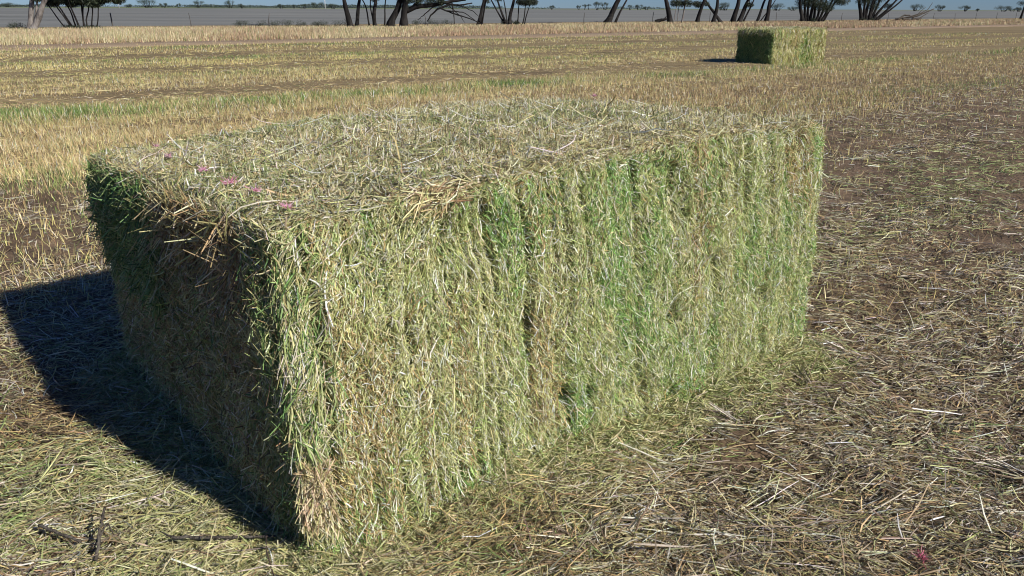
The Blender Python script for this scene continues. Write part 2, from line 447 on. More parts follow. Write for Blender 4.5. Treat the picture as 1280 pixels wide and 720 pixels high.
def side_colors(bale):
    def fn(p, fi, n):
        gz = 0.45 * fbm(p[:, 0] * 10.0, p[:, 2] * 1.6, 0, bale.seed + 50, 3) + 0.45 * fbm(p[:, 0] * 2.6, p[:, 2] * 2.6, 0, bale.seed + 53, 4) + .3 * fbm(p[:, 0] * 22, p[:, 2] * 8, 0, bale.seed + 55, 2) + .08 * np.exp(-((p[:, 0] - 1.2) / .6) ** 2)
        c = pick(OLIVE, n)
        g = np.clip(bale.fgreen[fi] * 0.4 + 0.12 + 0.9 * gz, 0, 1)
        c = np.where((RNG.random(n) < g)[:, None], pick(HAYG, n), c)
        gg = np.clip(sstep(.02, .4, gz) * 0.55 + 0, 0, 1)
        c = np.where((RNG.random(n) < gg)[:, None], pick(SIDEG, n), c)
        br = (bale.fbrown[fi] > 0.80) * sstep(-.25, .3, fbm(p[:, 0] * 2, p[:, 2] * 2.5, 0, bale.seed + 77, 2)) * 0.5 + 0.06
        c = np.where((RNG.random(n) < br)[:, None], pick(BROWN, n) * 1.35, c)
        c = np.where((RNG.random(n) < 0.18)[:, None], pick(PALE, n), c)
        return np.clip(c * np.array([1.13, 1.18, 1.10]), 0, .85)
    return fn
def top_colors(bale):
    def fn(p, fi, n):
        gz = fbm(p[:, 0] * 2.2, p[:, 1] * 2.2, 0, bale.seed + 51, 3)
        c = pick(STRAW, n)
        c = np.where((RNG.random(n) < np.clip(0.32 + 0.9 * gz, 0.05, 1))[:, None], pick(OLIVE, n), c)
        c = np.where((RNG.random(n) < np.clip(0.13 + 0.7 * gz, 0.02, .7))[:, None], pick(HAYG, n) * .85, c)
        c = np.where((RNG.random(n) < 0.14)[:, None], pick(BROWN, n) * 1.2, c)
        c = np.where((RNG.random(n) < 0.13)[:, None], pick(PALE, n), c)
        return c * .96
    return fn
def end_colors(bale):
    def fn(p, fi, n):
        y = p[:, 1] / bale.W; z = p[:, 2] / bale.H
        c = pick(OLIVE, n)
        c = np.where((RNG.random(n) < 0.30)[:, None], pick(HAYG, n), c); c = np.where((RNG.random(n) < 0.25)[:, None], pick(BROWN, n), c)
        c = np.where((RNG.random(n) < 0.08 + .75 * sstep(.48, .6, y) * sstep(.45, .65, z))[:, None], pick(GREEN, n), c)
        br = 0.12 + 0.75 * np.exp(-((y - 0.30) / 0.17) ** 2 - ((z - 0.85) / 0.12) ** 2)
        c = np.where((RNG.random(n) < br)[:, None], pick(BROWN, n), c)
        c = np.where((RNG.random(n) < 0.05)[:, None], pick(PALE, n), c)
        return c
    return fn

def knot(parent_or_none, loc, name='twine_knot', size=0.03, n=110, stand=1.0, cols=((0.68, 0.33, 0.41), (0.74, 0.48, 0.54), (0.58, 0.22, 0.30))):
    """frayed end of plastic twine: a tight knot and a tuft of curling fibres"""
    acc = Acc()
    th = RNG.uniform(0, 2 * math.pi, n); el = RNG.uniform(0.0, 1.3, n) * stand
    D = np.stack([np.cos(th) * np.cos(el), np.sin(th) * np.cos(el), np.sin(el)], 1)
    t = np.linspace(0, 1, 5)
    L = RNG.uniform(0.15, 1.0, n) * size
    ctr = D[:, None] * (t * L[:, None])[..., None]
    ctr = ctr + (RNG.normal(0, 0.75, (n, 1, 3)) * L[:, None, None] + RNG.normal(0, .12, (n, 5, 3)) * size) * (t ** 2)[None, :, None]
    ctr[..., 2] = np.abs(ctr[..., 2]) * 0.8 + 0.004
    acc.add(*ribbons(ctr, norm(np.cross(D, RNG.normal(0, 1, (n, 3)))), np.full(n, size * .12), pick(cols, n, jit=.12)))
    # knot: a short twisted loop of twine
    a = np.linspace(0, 2 * math.pi * 1.7, 30)
    pts = np.stack([np.cos(a) * size * .22, np.sin(a) * size * .2, 0.006 + size * 0.12 * np.sin(a * 1.5) + size * .1], 1)
    tube(acc, pts, np.full(30, size * 0.085), cols[0], 6)
    o = acc.build(name, M_pink, parent_or_none)
    o.location = loc
    return o

def tube(acc, pts, rad, col, sides=7, lump=0.0):
    pts = np.asarray(pts, float); K = len(pts)
    T = norm(np.gradient(pts, axis=0))
    ref = np.array([0.13, 0.97, 0.2])
    A = norm(np.cross(T, ref)); B = np.cross(T, A)
    an = np.linspace(0, 2 * math.pi, sides, endpoint=False)
    r = np.asarray(rad, float)[:, None] * (1 + lump * RNG.normal(0, 1, (K, sides)))
    v = pts[:, None] + (A[:, None] * np.cos(an)[None, :, None] + B[:, None] * np.sin(an)[None, :, None]) * r[..., None]
    i = np.arange(K * sides).reshape(K, sides); j = np.roll(i, -1, 1)
    f = np.stack([i[:-1], j[:-1], j[1:], i[1:]], -1).reshape(-1, 4)
    v = np.concatenate([v.reshape(-1, 3), pts[[0]], pts[[-1]]])
    c0 = np.stack([j[0], i[0], np.full(sides, K * sides)], 1); c1 = np.stack([i[-1], j[-1], np.full(sides, K * sides + 1)], 1)
    acc.add(v, [f, np.concatenate([c0, c1])], col)

# ------------------------------------------------------------------ near bale
BL, BW, BH = 2.37, 1.70, 0.90
BYAW = math.radians(39.1)
bale = Bale(BL, BW, BH, 0.055, 5, corner_dz=(0.005, 0.045, -0.06, -0.01), dome=0.05)
root = empty('hay_bale', (-0.576, 1.775, 0.0), BYAW)
tag(root, 'huge green and straw coloured hay bale filling the foreground, pink twine knots on top', 'hay bale')
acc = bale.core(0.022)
UP = math.pi / 2
sc_f, tc_f, ec_f = side_colors(bale), top_colors(bale), end_colors(bale)
# front long side: mostly upright blades and stalks, several layers
bale.lay(acc, 1, 42000, (0.012, 0.060), (0.0016, 0.0042), UP, 0.38, 0.18, sc_f, (-0.036, -0.002), 0.008)
bale.lay(acc, 1, 40000, (0.012, 0.070), (0.0013, 0.0036), UP, 0.42, 0.20, sc_f, (-0.020, 0.010), 0.011)
bale.lay(acc, 1, 42000, (0.005, 0.026), (0.0016, 0.0042), UP, 0.8, 0.5, sc_f, (-0.014, 0.011), 0.009, K=3)
bale.lay(acc, 1, 380, (0.05, 0.15), (0.002, 0.004), UP, 0.5, 0.25, lambda p, fi, n: pick(PALE + STRAW, n), (0.002, 0.010), 0.012, K=6)
# top: flat criss-cross straw
bale.lay(acc, 0, 50000, (0.015, 0.08), (0.0018, 0.005), -0.5, 0.8, 0.45, tc_f, (-0.030, 0.004), 0.008)
bale.lay(acc, 0, 26000, (0.02, 0.11), (0.0015, 0.004), -0.5, 0.7, 0.35, tc_f, (-0.010, 0.012), 0.014)
bale.lay(acc, 0, 24000, (0.006, 0.03), (0.002, 0.005), 0, 1.0, 0.6, tc_f, (-0.002, 0.012), 0.015, K=3)
bale.lay(acc, 0, 420, (0.08, 0.22), (0.002, 0.0055), -0.5, 0.6, 0.3, lambda p, fi, n: pick(PALE + STRAW, n), (0.004, 0.02), 0.03, K=6)
# shaded end
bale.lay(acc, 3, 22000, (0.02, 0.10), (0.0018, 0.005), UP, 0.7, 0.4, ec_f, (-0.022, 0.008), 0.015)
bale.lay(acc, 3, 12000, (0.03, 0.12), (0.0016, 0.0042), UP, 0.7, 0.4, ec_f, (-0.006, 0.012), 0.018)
# green clump hanging over the far top corner of the end, and the ragged near edge
bale.lay(acc, 3, 3600, (0.04, 0.13), (0.003, 0.007), UP, 0.40, 0.15, lambda p, fi, n: pick(GREEN + GREEN + HAYG + OLIVE[:2], n) * .9, (-0.01, 0.02), 0.025, region=(.53, .98, .52, .97), droop=0.04)
bale.lay(acc, 3, 900, (0.05, 0.18), (0.002, 0.006), UP, 0.6, 0.2, lambda p, fi, n: pick(BROWN + STRAW, n), (0.0, 0.02), 0.04, region=(.12, .50, .80, .99), droop=0.03)
bale.lay(acc, 3, 1800, (0.04, 0.14), (0.002, 0.005), UP, 0.5, 0.1, lambda p, fi, n: pick(HAYG + GREEN + OLIVE, n), (-.008, 0.010), 0.014, region=(.0, .09, .05, .97), droop=0.01)
bale.lay(acc, 1, 700, (0.05, 0.15), (0.002, 0.005), UP, 0.45, 0.1, lambda p, fi, n: pick(HAYG + GREEN + PALE + OLIVE + STRAW, n), (0.0, 0.012), 0.02, region=(0, .06, .36, .97), droop=0.01)
# pinkish brown sheaf low on the near corner, flaring outwards
bale.lay(acc, 1, 900, (0.04, 0.11), (0.0025, 0.005), UP, 0.3, 0.05, lambda p, fi, n: pick([(0.56, 0.42, 0.27), (0.60, 0.48, 0.33), (0.46, 0.34, 0.19)] + STRAW, n), (0.0, 0.018), 0.025, region=(.0, .04, .12, .30))
# torn straw where the top edge has slipped
bale.lay(acc, 1, 150, (0.05, 0.16), (0.002, 0.005), 0.2, 0.5, 0.1, lambda p, fi, n: pick(BROWN + STRAW, n), (0.005, 0.02), 0.02, region=(.17, .25, .95, 1.02))
# a loose fringe all along the two visible top edges
bale.lay(acc, 1, 1500, (0.015, 0.06), (0.0015, 0.004), UP, 0.9, 0.4, tc_f, (-0.002, 0.010), 0.010, region=(0, 1, .95, 1.04))
bale.lay(acc, 3, 1300, (0.02, 0.09), (0.0015, 0.004), UP, 0.7, 0.2, tc_f, (-0.002, 0.012), 0.018, region=(0, 1, .95, 1.04))
# far end and back
bale.lay(acc, 2, 14000, (0.03, 0.14), (0.002, 0.006), UP, 0.35, 0.12, sc_f, (-0.018, 0.012), 0.018)
bale.lay(acc, 4, 12000, (0.03, 0.14), (0.002, 0.006), UP, 0.7, 0.4, ec_f, (-0.018, 0.012), 0.025)
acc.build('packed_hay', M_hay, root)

# pink twine knots on the top, one for each string
cy_, sy_ = math.cos(BYAW), math.sin(BYAW)
def on_top(px, py):
    p = ray(px, py, 0.88)
    for _ in range(4):
        d = p[:2] - np.array([-0.576, 1.775]); lx = d[0] * cy_ + d[1] * sy_; ly = -d[0] * sy_ + d[1] * cy_
        q, _n = bale.project(np.array([[lx, ly, BH]]), np.array([0.016]))
        p = ray(px, py, q[0, 2])
    d = p[:2] - np.array([-0.576, 1.775]); lx = d[0] * cy_ + d[1] * sy_; ly = -d[0] * sy_ + d[1] * cy_
    return (lx, ly, q[0, 2])
for (px, py, s) in [(196, 185, 1.0), (212, 198, .95), (254, 215, 1.0), (287, 231, 1.25), (320, 241, 1.1), (359, 262, 1.0), (743, 121, 1.2), (783, 129, .7), (862, 139, .8)]:
    k = knot(root, on_top(px, py), size=0.015 * s, n=110 if s > .9 else 60)

# ------------------------------------------------------------------ far bale
fb = Bale(2.16, 1.22, 0.88, 0.05, 23, corner_dz=(0, 0, -0.02, 0), dome=0.02, flake=0.12, near=False)
r2 = empty('hay_bale', (6.83, 21.97, 0.0), math.radians(33))
tag(r2, 'distant rectangular hay bale alone out on the stubble, one end in black shade', 'hay bale')
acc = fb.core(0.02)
f1 = lambda p, fi, n: side_colors(fb)(p, fi, n) * np.where(((fi % 2) == 0)[:, None], 1.08, .95) * np.array([.92, .86, .78])
for face in (1, 2):
    fb.lay(acc, face, 9000, (0.05, 0.2), (0.006, 0.013), UP, 0.25, 0.1, f1, (-0.02, 0.015), 0.02, K=3, fold=False)
fb.lay(acc, 0, 9000, (0.05, 0.2), (0.006, 0.013), 0, 0.8, 0.5, top_colors(fb), (-0.02, 0.015), 0.02, K=3, fold=False)
for face in (3, 4):
    fb.lay(acc, face, 6000, (0.05, 0.2), (0.006, 0.013), UP, 0.7, 0.4, lambda p, fi, n: pick(HAYG + GREEN, n), (-0.02, 0.015), 0.03, K=3, fold=False)
fb.lay(acc, 3, 300, (0.08, 0.22), (0.006, 0.014), UP, 0.5, 0.1, lambda p, fi, n: pick(STRAW + HAYG, n), (0.02, 0.05), 0.06, region=(0, 1, .85, 1.02), K=3, fold=False)
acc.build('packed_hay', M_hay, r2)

# ------------------------------------------------------------------ litter on the ground
def inside(x, y, m=0.0):
    lx = (x + 0.576) * cy_ + (y - 1.775) * sy_; ly = -(x + 0.576) * sy_ + (y - 1.775) * cy_
    return (lx > -m) & (lx < BL + m) & (ly > -m) & (ly < BW + m), lx, ly

def edge_dist(x, y):
    _, lx, ly = inside(x, y)
    dx = np.maximum(np.maximum(-lx, lx - BL), 0); dy = np.maximum(np.maximum(-ly, ly - BW), 0)
    return np.hypot(dx, dy), lx, ly

def scatter(n, r0, r1, k=1.35, ang=0.84):
    u = RNG.random(n); e = 1 - k
    r = (r0 ** e + u * (r1 ** e - r0 ** e)) ** (1 / e)
    a = RNG.uniform(-ang, ang, n)
    return r * np.sin(a), r * np.cos(a)

def litter(name, n, lenr, widr, zr, colfn, keepfn, angfn, K=4, r0=1.0, r1=11, tilt=0.12, fold=True, k=1.35, bend=0.25, grow=0.0):
    x, y = scatter(n, r0, r1, k)
    keep = keepfn(x, y) > RNG.random(n)
    ins, _, _ = inside(x, y, -0.02)
    keep &= ~ins
    x, y = x[keep], y[keep]; n = len(x)
    r = np.hypot(x, y)
    L = RNG.uniform(0, 1, n) ** 1.8 * (lenr[1] - lenr[0]) + lenr[0]
    L = L * (1 + grow * r)
    th = angfn(x, y, n)
    t = np.linspace(-0.5, 0.5, K)
    bn = RNG.normal(0, bend, n)
    cx = x[:, None] + np.cos(th)[:, None] * t * L[:, None] - np.sin(th)[:, None] * (t ** 2) * (bn * L)[:, None] * 2
    cy = y[:, None] + np.sin(th)[:, None] * t * L[:, None] + np.cos(th)[:, None] * (t ** 2) * (bn * L)[:, None] * 2
    z0 = RNG.uniform(zr[0], zr[1], n)
    tl = RNG.normal(0, tilt, n)
    arch = np.abs(RNG.normal(0, .06, n)) * L
    cz = ground_h(cx, cy) + z0[:, None] + np.abs(tl[:, None] * (t[None] + .5 * np.sign(tl)[:, None])) * L[:, None] - arch[:, None] * (t ** 2) * 2
    cz = np.maximum(cz, ground_h(cx, cy) + 0.001)
    C = np.stack([cx, cy, cz], -1)
    T = norm(C[:, -1] - C[:, 0]); Z = np.array([0, 0, 1.0]); S = norm(np.cross(T, np.broadcast_to(Z, T.shape))); U = np.cross(S, T)
    ro = RNG.normal(0, .6, n)
    S2 = S * np.cos(ro)[:, None] + U * np.sin(ro)[:, None]; F = U * np.cos(ro)[:, None] - S * np.sin(ro)[:, None]
    wd = (RNG.uniform(0, 1, n) ** 1.5 * (widr[1] - widr[0]) + widr[0]) * (1 + grow * r)
    v, f, c = ribbons(C, S2, wd, colfn(x, y, n), fold=F if fold else None)
    return v, f, c

def hay_near(x, y):
    # fresh hay amount
    """how much fresh yellow-green hay lies on the ground: along the bale and over the left foreground"""
    d, lx, ly = edge_dist(x, y)
    a = np.exp(-(d / (0.36 - .22 * sstep(.3, 1.9, lx))) ** 2) * (1 - .65 * sstep(.8, 2.4, lx))
    left = sstep(0.35, -0.25, x - 0.15 * (y - 1.5)) * (1 - sstep(2.6, 3.8, y))
    n = fbm(x * 2.5, y * 2.5, 0, 91, 3)
    return np.clip(a * (.9 + .5 * n) + left * (0.72 + 1.0 * n), 0, 1)
def bare(x, y):
    n = fbm(x * 1.6, y * 1.6, 0, 120, 3)
    return sstep(0.08, 0.34, n)
def lcol(x, y, n):
    h = hay_near(x, y)
    ns = fbm(x * 1.3, y * 1.3, 0, 33, 3); w, u = wu(x, y)
    c = mixpal(BROWN, OLD, 0.5 * np.ones(n)) * 1.1
    c = np.where((RNG.random(n) < 0.30 + .3 * ns)[:, None], pick(GREY, n) * .9, c)
    c = np.where((RNG.random(n) < 0.30 - .3 * ns)[:, None], pick(OLIVE + STRAW, n) * .9, c)
    far0 = sstep(2.0, 3.5, w)
    c = np.where((RNG.random(n) < far0 * .4)[:, None], pick(OLIVE + STRAW + GREY, n) * .8, c)
    gr = np.exp(-((w - 3.0) / 0.7) ** 2) * sstep(2.2, 4.0, x) * 0.8 + 0.25 * sstep(.25, .6, ns)
    c = np.where((RNG.random(n) < gr)[:, None], pick(HAYG, n) * .85, c)
    hc = hcol(x, y, n)
    c = np.where((RNG.random(n) < h * 0.9)[:, None], hc, c)
    far = sstep(4.2, 6.5, w) * .7
    c = np.where((RNG.random(n) < far * .5)[:, None], pick(GREY + STRAW, n) * .85, c)
    return c
def hcol(x, y, n):
    a = fbm(x * 2.2, y * 2.2, 0, 401, 3); b = fbm(x * 1.5, y * 1.5, 0, 402, 3)
    c = pick(OLIVE + STRAW, n) * .9
    c = np.where((RNG.random(n) < .10 + .7 * a)[:, None], pick(HAYG, n) * .8, c)
    c = np.where((RNG.random(n) < .30 + .9 * b)[:, None], pick(BROWN + OLD + TAN_, n), c)
    return c
TAN_ = [(0.46, 0.34, 0.14), (0.38, 0.29, 0.12)]
def keep_l(x, y):
    w, u = wu(x, y)
    dirt = (1 - sstep(-2.6, -1.6, x)) * sstep(4.6, 5.2, w)
    return np.clip(0.95 - 0.85 * bare(x, y) * (1 - hay_near(x, y)), 0.05, 1) * (1 - .78 * dirt) * (1 - 0.9 * sstep(6.5, 8.5, w))
def ang_l(x, y, n):
    base = 0.15 + 1.6 * fbm(x * 1.6, y * 1.6, 0, 44, 3)
    return np.where(RNG.random(n) < 0.6, RNG.uniform(0, math.pi, n), base + RNG.normal(0, .45, n))
acc = Acc()
acc.add(*litter('', 210000, (0.008, 0.05), (0.0016, 0.0042), (0.0, 0.016), lcol, keep_l, ang_l, K=3, fold=False, grow=0.10, r1=22, k=1.25))
acc.add(*litter('', 110000, (0.02, 0.11), (0.0018, 0.004), (0.002, 0.024), lcol, keep_l, ang_l, K=4, grow=0.08, r1=18, k=1.25))
acc.add(*litter('', 45000, (0.02, 0.12), (0.0018, 0.0045), (0.0, 0.028), hcol, lambda x, y: hay_near(x, y) ** 1.5, ang_l, K=4, r1=5.5, tilt=.2))
acc.add(*litter('', 9000, (0.06, 0.24), (0.0022, 0.006), (0.004, 0.022), lambda x, y, n: pick(GREY + PALE + OLD + [(0.36, 0.26, 0.15)], n), lambda x, y: keep_l(x, y) * (1 - .85 * hay_near(x, y)) * (.25 + .75 * sstep(-.2, .4, fbm(x * 2, y * 2, 0, 71, 2))), lambda x, y, n: 0.1 + 0.9 * fbm(x * .9, y * .9, 0, 45, 2) + RNG.normal(0, .5, n), K=4, bend=.12, grow=0.02, r1=14))
def clumps(m):
    cx, cy = scatter(m, 1.3, 9, 1.2, .75)
    ok = (hay_near(cx, cy) < .5) & ~inside(cx, cy, .1)[0]; cx, cy = cx[ok], cy[ok]
    for x0, y0 in zip(cx, cy):
        n = RNG.integers(14, 40); th0 = RNG.uniform(0, 6.28)
        th = th0 + RNG.normal(0, .45, n); el = np.abs(RNG.normal(.12, .2, n)); L = RNG.uniform(.04, .15, n)
        px_ = x0 + RNG.normal(0, .025, n); py_ = y0 + RNG.normal(0, .025, n)
        D = np.stack([np.cos(th) * np.cos(el), np.sin(th) * np.cos(el), np.sin(el)], 1)
        C = np.stack([px_, py_, ground_h(px_, py_) + .004], 1)[:, None] + D[:, None] * (np.linspace(0, 1, 3) * L[:, None])[..., None]
        S = norm(np.cross(D, RNG.normal(0, 1, (n, 3))))
        acc.add(*ribbons(C, S, RNG.uniform(.002, .006, n), pick(GREY + OLD + [(0.40, 0.33, 0.22)], n, jit=.25), fold=norm(np.cross(S, D))))
clumps(420)
acc.add(*litter('', 30000, (0.02, 0.09), (0.0018, 0.004), (0.0, 0.02), lcol, keep_l, ang_l, K=3, tilt=.55, r1=12, fold=False, grow=.04))
def lcol2(x, y, n):
    c = pick(GREY + OLIVE + OLD + [(0.42, 0.35, 0.22), (0.34, 0.30, 0.15)], n)
    w = wu(x, y)[0]
    g = .7 * np.exp(-((w - 3.1) / .55) ** 2) + .45 * np.exp(-((w - 5.0) / .3) ** 2) + .5 * sstep(.2, .5, fbm(x * 1.1, y * 1.1, 0, 303, 3))
    c = np.where((RNG.random(n) < g)[:, None], pick(HAYG + OLIVE, n) * .85, c)
    return c
acc.add(*litter('', 190000, (0.02, 0.10), (0.003, 0.006), (0.0, 0.022), lcol2, lambda x, y: (1 - .9 * sstep(6.5, 8.5, wu(x, y)[0])) * (1 - .75 * bare(x, y)) * np.clip(.35 + .75 * np.sin(wu(x, y)[0] * 2 * math.pi / 1.25 + 1.0 + .8 * fbm(x, y, 0, 311, 2)), .05, 1) * (1 - .8 * (1 - sstep(-2.4, -1.4, x))) * (1 - hay_near(x, y)) * (.25 + .75 * sstep(3.0, 6.0, np.hypot(x, y))), ang_l, K=3, r0=2.6, r1=24, fold=False, k=1.01, grow=.04))
o = acc.build('straw_litter', M_litter); tag(o, 'loose cut straw and hay littering the soil around the big bale', 'straw litter', kind='stuff')

# heap of loose hay at the foot of the long side and the end
acc = Acc()
def heap(n, which):
    if which == 'front':
        lx = BL * RNG.uniform(-.01, 1, n) ** 1.4 if False else BL * RNG.random(n) ** 1.35; d = np.abs(RNG.normal(0, .13, n)); ly = -d - 0.0
        hgt = (0.02 + 0.06 * sstep(0, .9, lx)) * np.exp(-(d / .12) ** 2)
    elif which == 'end':
        ly = RNG.uniform(0, BW, n); d = np.abs(RNG.normal(0, .10, n)); lx = -d; hgt = 0.03 * np.exp(-(d / .1) ** 2)
    else:
        ly = RNG.uniform(-.2, BW, n); d = np.abs(RNG.normal(0, .14, n)); lx = BL + d; hgt = 0.08 * np.exp(-(d / .12) ** 2)
    x = -0.576 + lx * cy_ - ly * sy_; y = 1.775 + lx * sy_ + ly * cy_
    th = RNG.uniform(0, 2 * math.pi, n); el = RNG.normal(0.1, .4, n)
    D = np.stack([np.cos(th) * np.cos(el), np.sin(th) * np.cos(el), np.sin(el)], 1)
    L = RNG.uniform(.02, .11, n); t = np.linspace(-.5, .5, 4)
    C = np.stack([x, y, ground_h(x, y) + hgt * RNG.uniform(0, 1, n)], 1)[:, None] + D[:, None] * (t * L[:, None])[..., None]
    C = C + RNG.normal(0, .25, (n, 1, 3)) * (L[:, None, None] * (t ** 2)[None, :, None])
    C[..., 2] = np.maximum(C[..., 2], ground_h(C[..., 0], C[..., 1]) + .002)
    S = norm(np.cross(D, RNG.normal(0, 1, (n, 3))))
    acc.add(*ribbons(C, S, RNG.uniform(.0018, .005, n), pick(OLIVE + STRAW + HAYG + OLIVE, n), fold=norm(np.cross(S, D))))
heap(17000, 'front'); heap(5000, 'end'); heap(700, 'right')
o = acc.build('fallen_hay', M_hay); tag(o, 'loose hay crumbled off the big bale, heaped along its foot', 'fallen hay', kind='stuff')

# ------------------------------------------------------------------ standing stubble and grass
def blades(x, y, h, wd, lean, col, seg=1):
    n = len(x); th = RNG.uniform(0, 2 * math.pi, n)
    z = ground_h(x, y)
    base = np.stack([x, y, z - 0.01], 1)
    ld = RNG.uniform(0, 2 * math.pi, n)
    tip = base + np.stack([np.cos(ld) * lean * h, np.sin(ld) * lean * h, h], 1)
    s = np.stack([np.cos(th), np.sin(th), np.zeros(n)], 1) * (wd / 2)[:, None]
    if seg == 1:
        v = np.stack([base - s, base + s, tip], 1).reshape(-1, 3)
        f = (np.arange(n) * 3)[:, None] + np.array([0, 1, 2])
        return v, f, np.repeat(col, 3, 0)
    mid = base * .45 + tip * .55 + np.array([0, 0, .08]) * h[:, None]
    v = np.stack([base - s, base + s, mid - s * .8, mid + s * .8, tip], 1).reshape(-1, 3)
    b = (np.arange(n) * 5)[:, None]
    return v, [b + np.array([0, 1, 3, 2]), b + np.array([2, 3, 4])], np.repeat(col, 5, 0)

TAN = [(0.53, 0.43, 0.21), (0.46, 0.365, 0.17), (0.60, 0.50, 0.27), (0.40, 0.30, 0.14)]
YEL = [(0.52, 0.44, 0.17), (0.44, 0.39, 0.14), (0.60, 0.50, 0.22)]
DRYG = [(0.17, 0.25, 0.07), (0.25, 0.32, 0.10), (0.11, 0.18, 0.05)]
RED = [(0.40, 0.29, 0.15), (0.33, 0.235, 0.12), (0.48, 0.36, 0.19)]
def field_w(x, y):
    w, u = wu(x, y)
    return w + 0.5 * fbm(x * .15, y * .15, 0, 61, 2) + 0.2 * fbm(x * .8, y * .8, 0, 62, 2), u
def field_col(x, y, n):
    w, u = field_w(x, y)
    streak = fbm(u * .12, w * 1.3, 0, 64, 3)
    patch = fbm(x * .5, y * .5, 0, 65, 3)
    gre = 1.25 * np.exp(-((w - 12.5) / .85) ** 2) * (0.35 + .65 * (1 - sstep(4, 14, u))) + 0.9 * np.exp(-((w - 24) / .7) ** 2) + 0.7 * np.exp(-((w - 31.0) / .8) ** 2) + .35 * np.exp(-((w - 7.3) / .5) ** 2) + .25 * np.exp(-((w - 18.5) / 1.2) ** 2)
    gre = np.clip(gre * (0.8 + 1.1 * patch) + 0.04 + .2 * np.maximum(patch, 0), 0, 1)
    tone = np.interp(w, [7, 8.5, 12, 15, 18, 19, 23.5, 25, 29.5, 31, 34], [.6, .9, .95, .95, .8, .15, .1, .7, .65, .1, .2])
    c = mixpal(YEL, TAN, np.clip(tone + .7 * streak, 0, 1)) * (1.10 + .24 * patch)[:, None]
    rd = np.clip(np.exp(-((w - 14.6) / .8) ** 2) * .5 + sstep(3, 14, u) * (1 - sstep(8, 12, w)) * .5 + 0.5 * np.exp(-((w - 9.6) / 1.5) ** 2) * .4 + .5 * np.maximum(-streak, 0), 0, .9)
    c = np.where((RNG.random(n) < rd)[:, None], pick(RED, n), c)
    c = np.where((RNG.random(n) < gre)[:, None], pick(DRYG, n), c)
    c = np.where((RNG.random(n) < .06)[:, None], pick(PALE, n), c)
    return c
def field_keep(x, y):
    w, u = field_w(x, y)
    rows = 0.6 + 0.4 * np.sin(wu(x, y)[0] * 2 * math.pi / 0.30)
    w_in = w + .8 * fbm(x * .7, y * .7, 0, 66, 3) - 2.1 * (1 - sstep(-1, 4, u))
    k = sstep(5.4, 7.6, w_in) * (1 - .82 * sstep(31.5, 34.5, w)) * (w < 37)
    k *= 1 - 0.93 * np.exp(-((w - 14.6) / .8) ** 2) - 0.88 * np.exp(-((w - 20.6) / .8) ** 2) - 0.88 * np.exp(-((w - 26.3) / 1.0) ** 2) - .5 * np.exp(-((w - 10.9) / .25) ** 2)
    near = 1 - sstep(10, 18, y)
    return np.clip(k * (1 - near * .45 * (1 - rows)) + 0.05 * (w < 8) * (w > 4.5) + .012, 0, 1)
acc = Acc()
x, y = scatter(920000, 4.0, 62, 1.5, .92)
m = (field_keep(x, y) > RNG.random(len(x))) & ~inside(x, y, .03)[0]
fx, fy = x - 6.88, y - 21.95; c3, s3 = math.cos(math.radians(33)), math.sin(math.radians(33))
lx, ly = fx * c3 + fy * s3, -fx * s3 + fy * c3
m &= ~((lx > -.02) & (lx < 2.18) & (ly > -.02) & (ly < 1.24))
x, y = x[m], y[m]; r = np.hypot(x, y); n = len(x)
wq = field_w(x, y)[0]
h = RNG.uniform(.035, .115, n) * (1 + .35 * fbm(x, y, 0, 67, 2)) * (1 - .7 * np.exp(-((wq - 14.4) / 1.1) ** 2) - .7 * np.exp(-((wq - 20.3) / 1.1) ** 2) - .7 * np.exp(-((wq - 26) / 1.3) ** 2) + .3 * np.exp(-((wq - 12.5) / .8) ** 2))
wd = np.maximum(RNG.uniform(.003, .006, n), r * RNG.uniform(.00028, .0006, n))
nr = r < 16
col = field_col(x, y, n)
acc.add(*blades(x[nr], y[nr], h[nr], wd[nr], RNG.uniform(0, .9, nr.sum()), col[nr], 2))
acc.add(*blades(x[~nr], y[~nr], h[~nr], wd[~nr], RNG.uniform(0, .9, (~nr).sum()), col[~nr], 1))
# mown straw lying between the stubble
acc.add(*litter('', 90000, (0.03, 0.16), (0.003, 0.006), (0.0, 0.03), field_col, lambda x, y: sstep(6.0, 8.0, wu(x, y)[0] - 1.2 * (x < -1.5)) * (1 - sstep(33, 34, wu(x, y)[0])) * .9, ang_l, K=3, r0=5, r1=30, fold=False, k=1.5, grow=.03))
o = acc.build('stubble', M_grass); tag(o, 'mown yellow and green stubble standing in rows across the field', 'stubble', kind='stuff')

# tall dry grass of the verge below the trees
acc = Acc()
n = 270000
wv = 36.2 + RNG.uniform(0, 1, n) ** 1.25 * 24 - np.abs(RNG.normal(0, .5, n)); rr = RNG.random(n)
dirx = RNG.uniform(-1.15, 1.0, n)
yv = wv / (SN[1] + dirx * SN[0]); ok = (yv > 0) & (yv < 190)
xv = (dirx * yv)[ok]; yv = yv[ok]; wv = wv[ok]; n = len(xv)
hn = fbm(xv * .12, yv * .12, 0, 81, 3)
h = (0.22 + .10 * hn + 0.10 * np.exp(-((wv - 41) / 4) ** 2)) * RNG.uniform(.5, 1.25, n) * (1 - .45 * sstep(52, 60, wv))
h *= 1 + .35 * np.exp(-((xv + 20) / 9) ** 2)
pn = fbm(xv * .25, yv * .25, 0, 82, 3)
c = mixpal([(0.50, 0.42, 0.24), (0.58, 0.50, 0.31), (0.42, 0.34, 0.18)], [(0.40, 0.27, 0.16), (0.34, 0.24, 0.15), (0.47, 0.35, 0.22)], np.clip(.30 + 1.2 * pn + .3 * sstep(-12, 8, xv) , 0, 1))
c = np.where((RNG.random(n) < .05)[:, None], pick(DRYG, n), c)
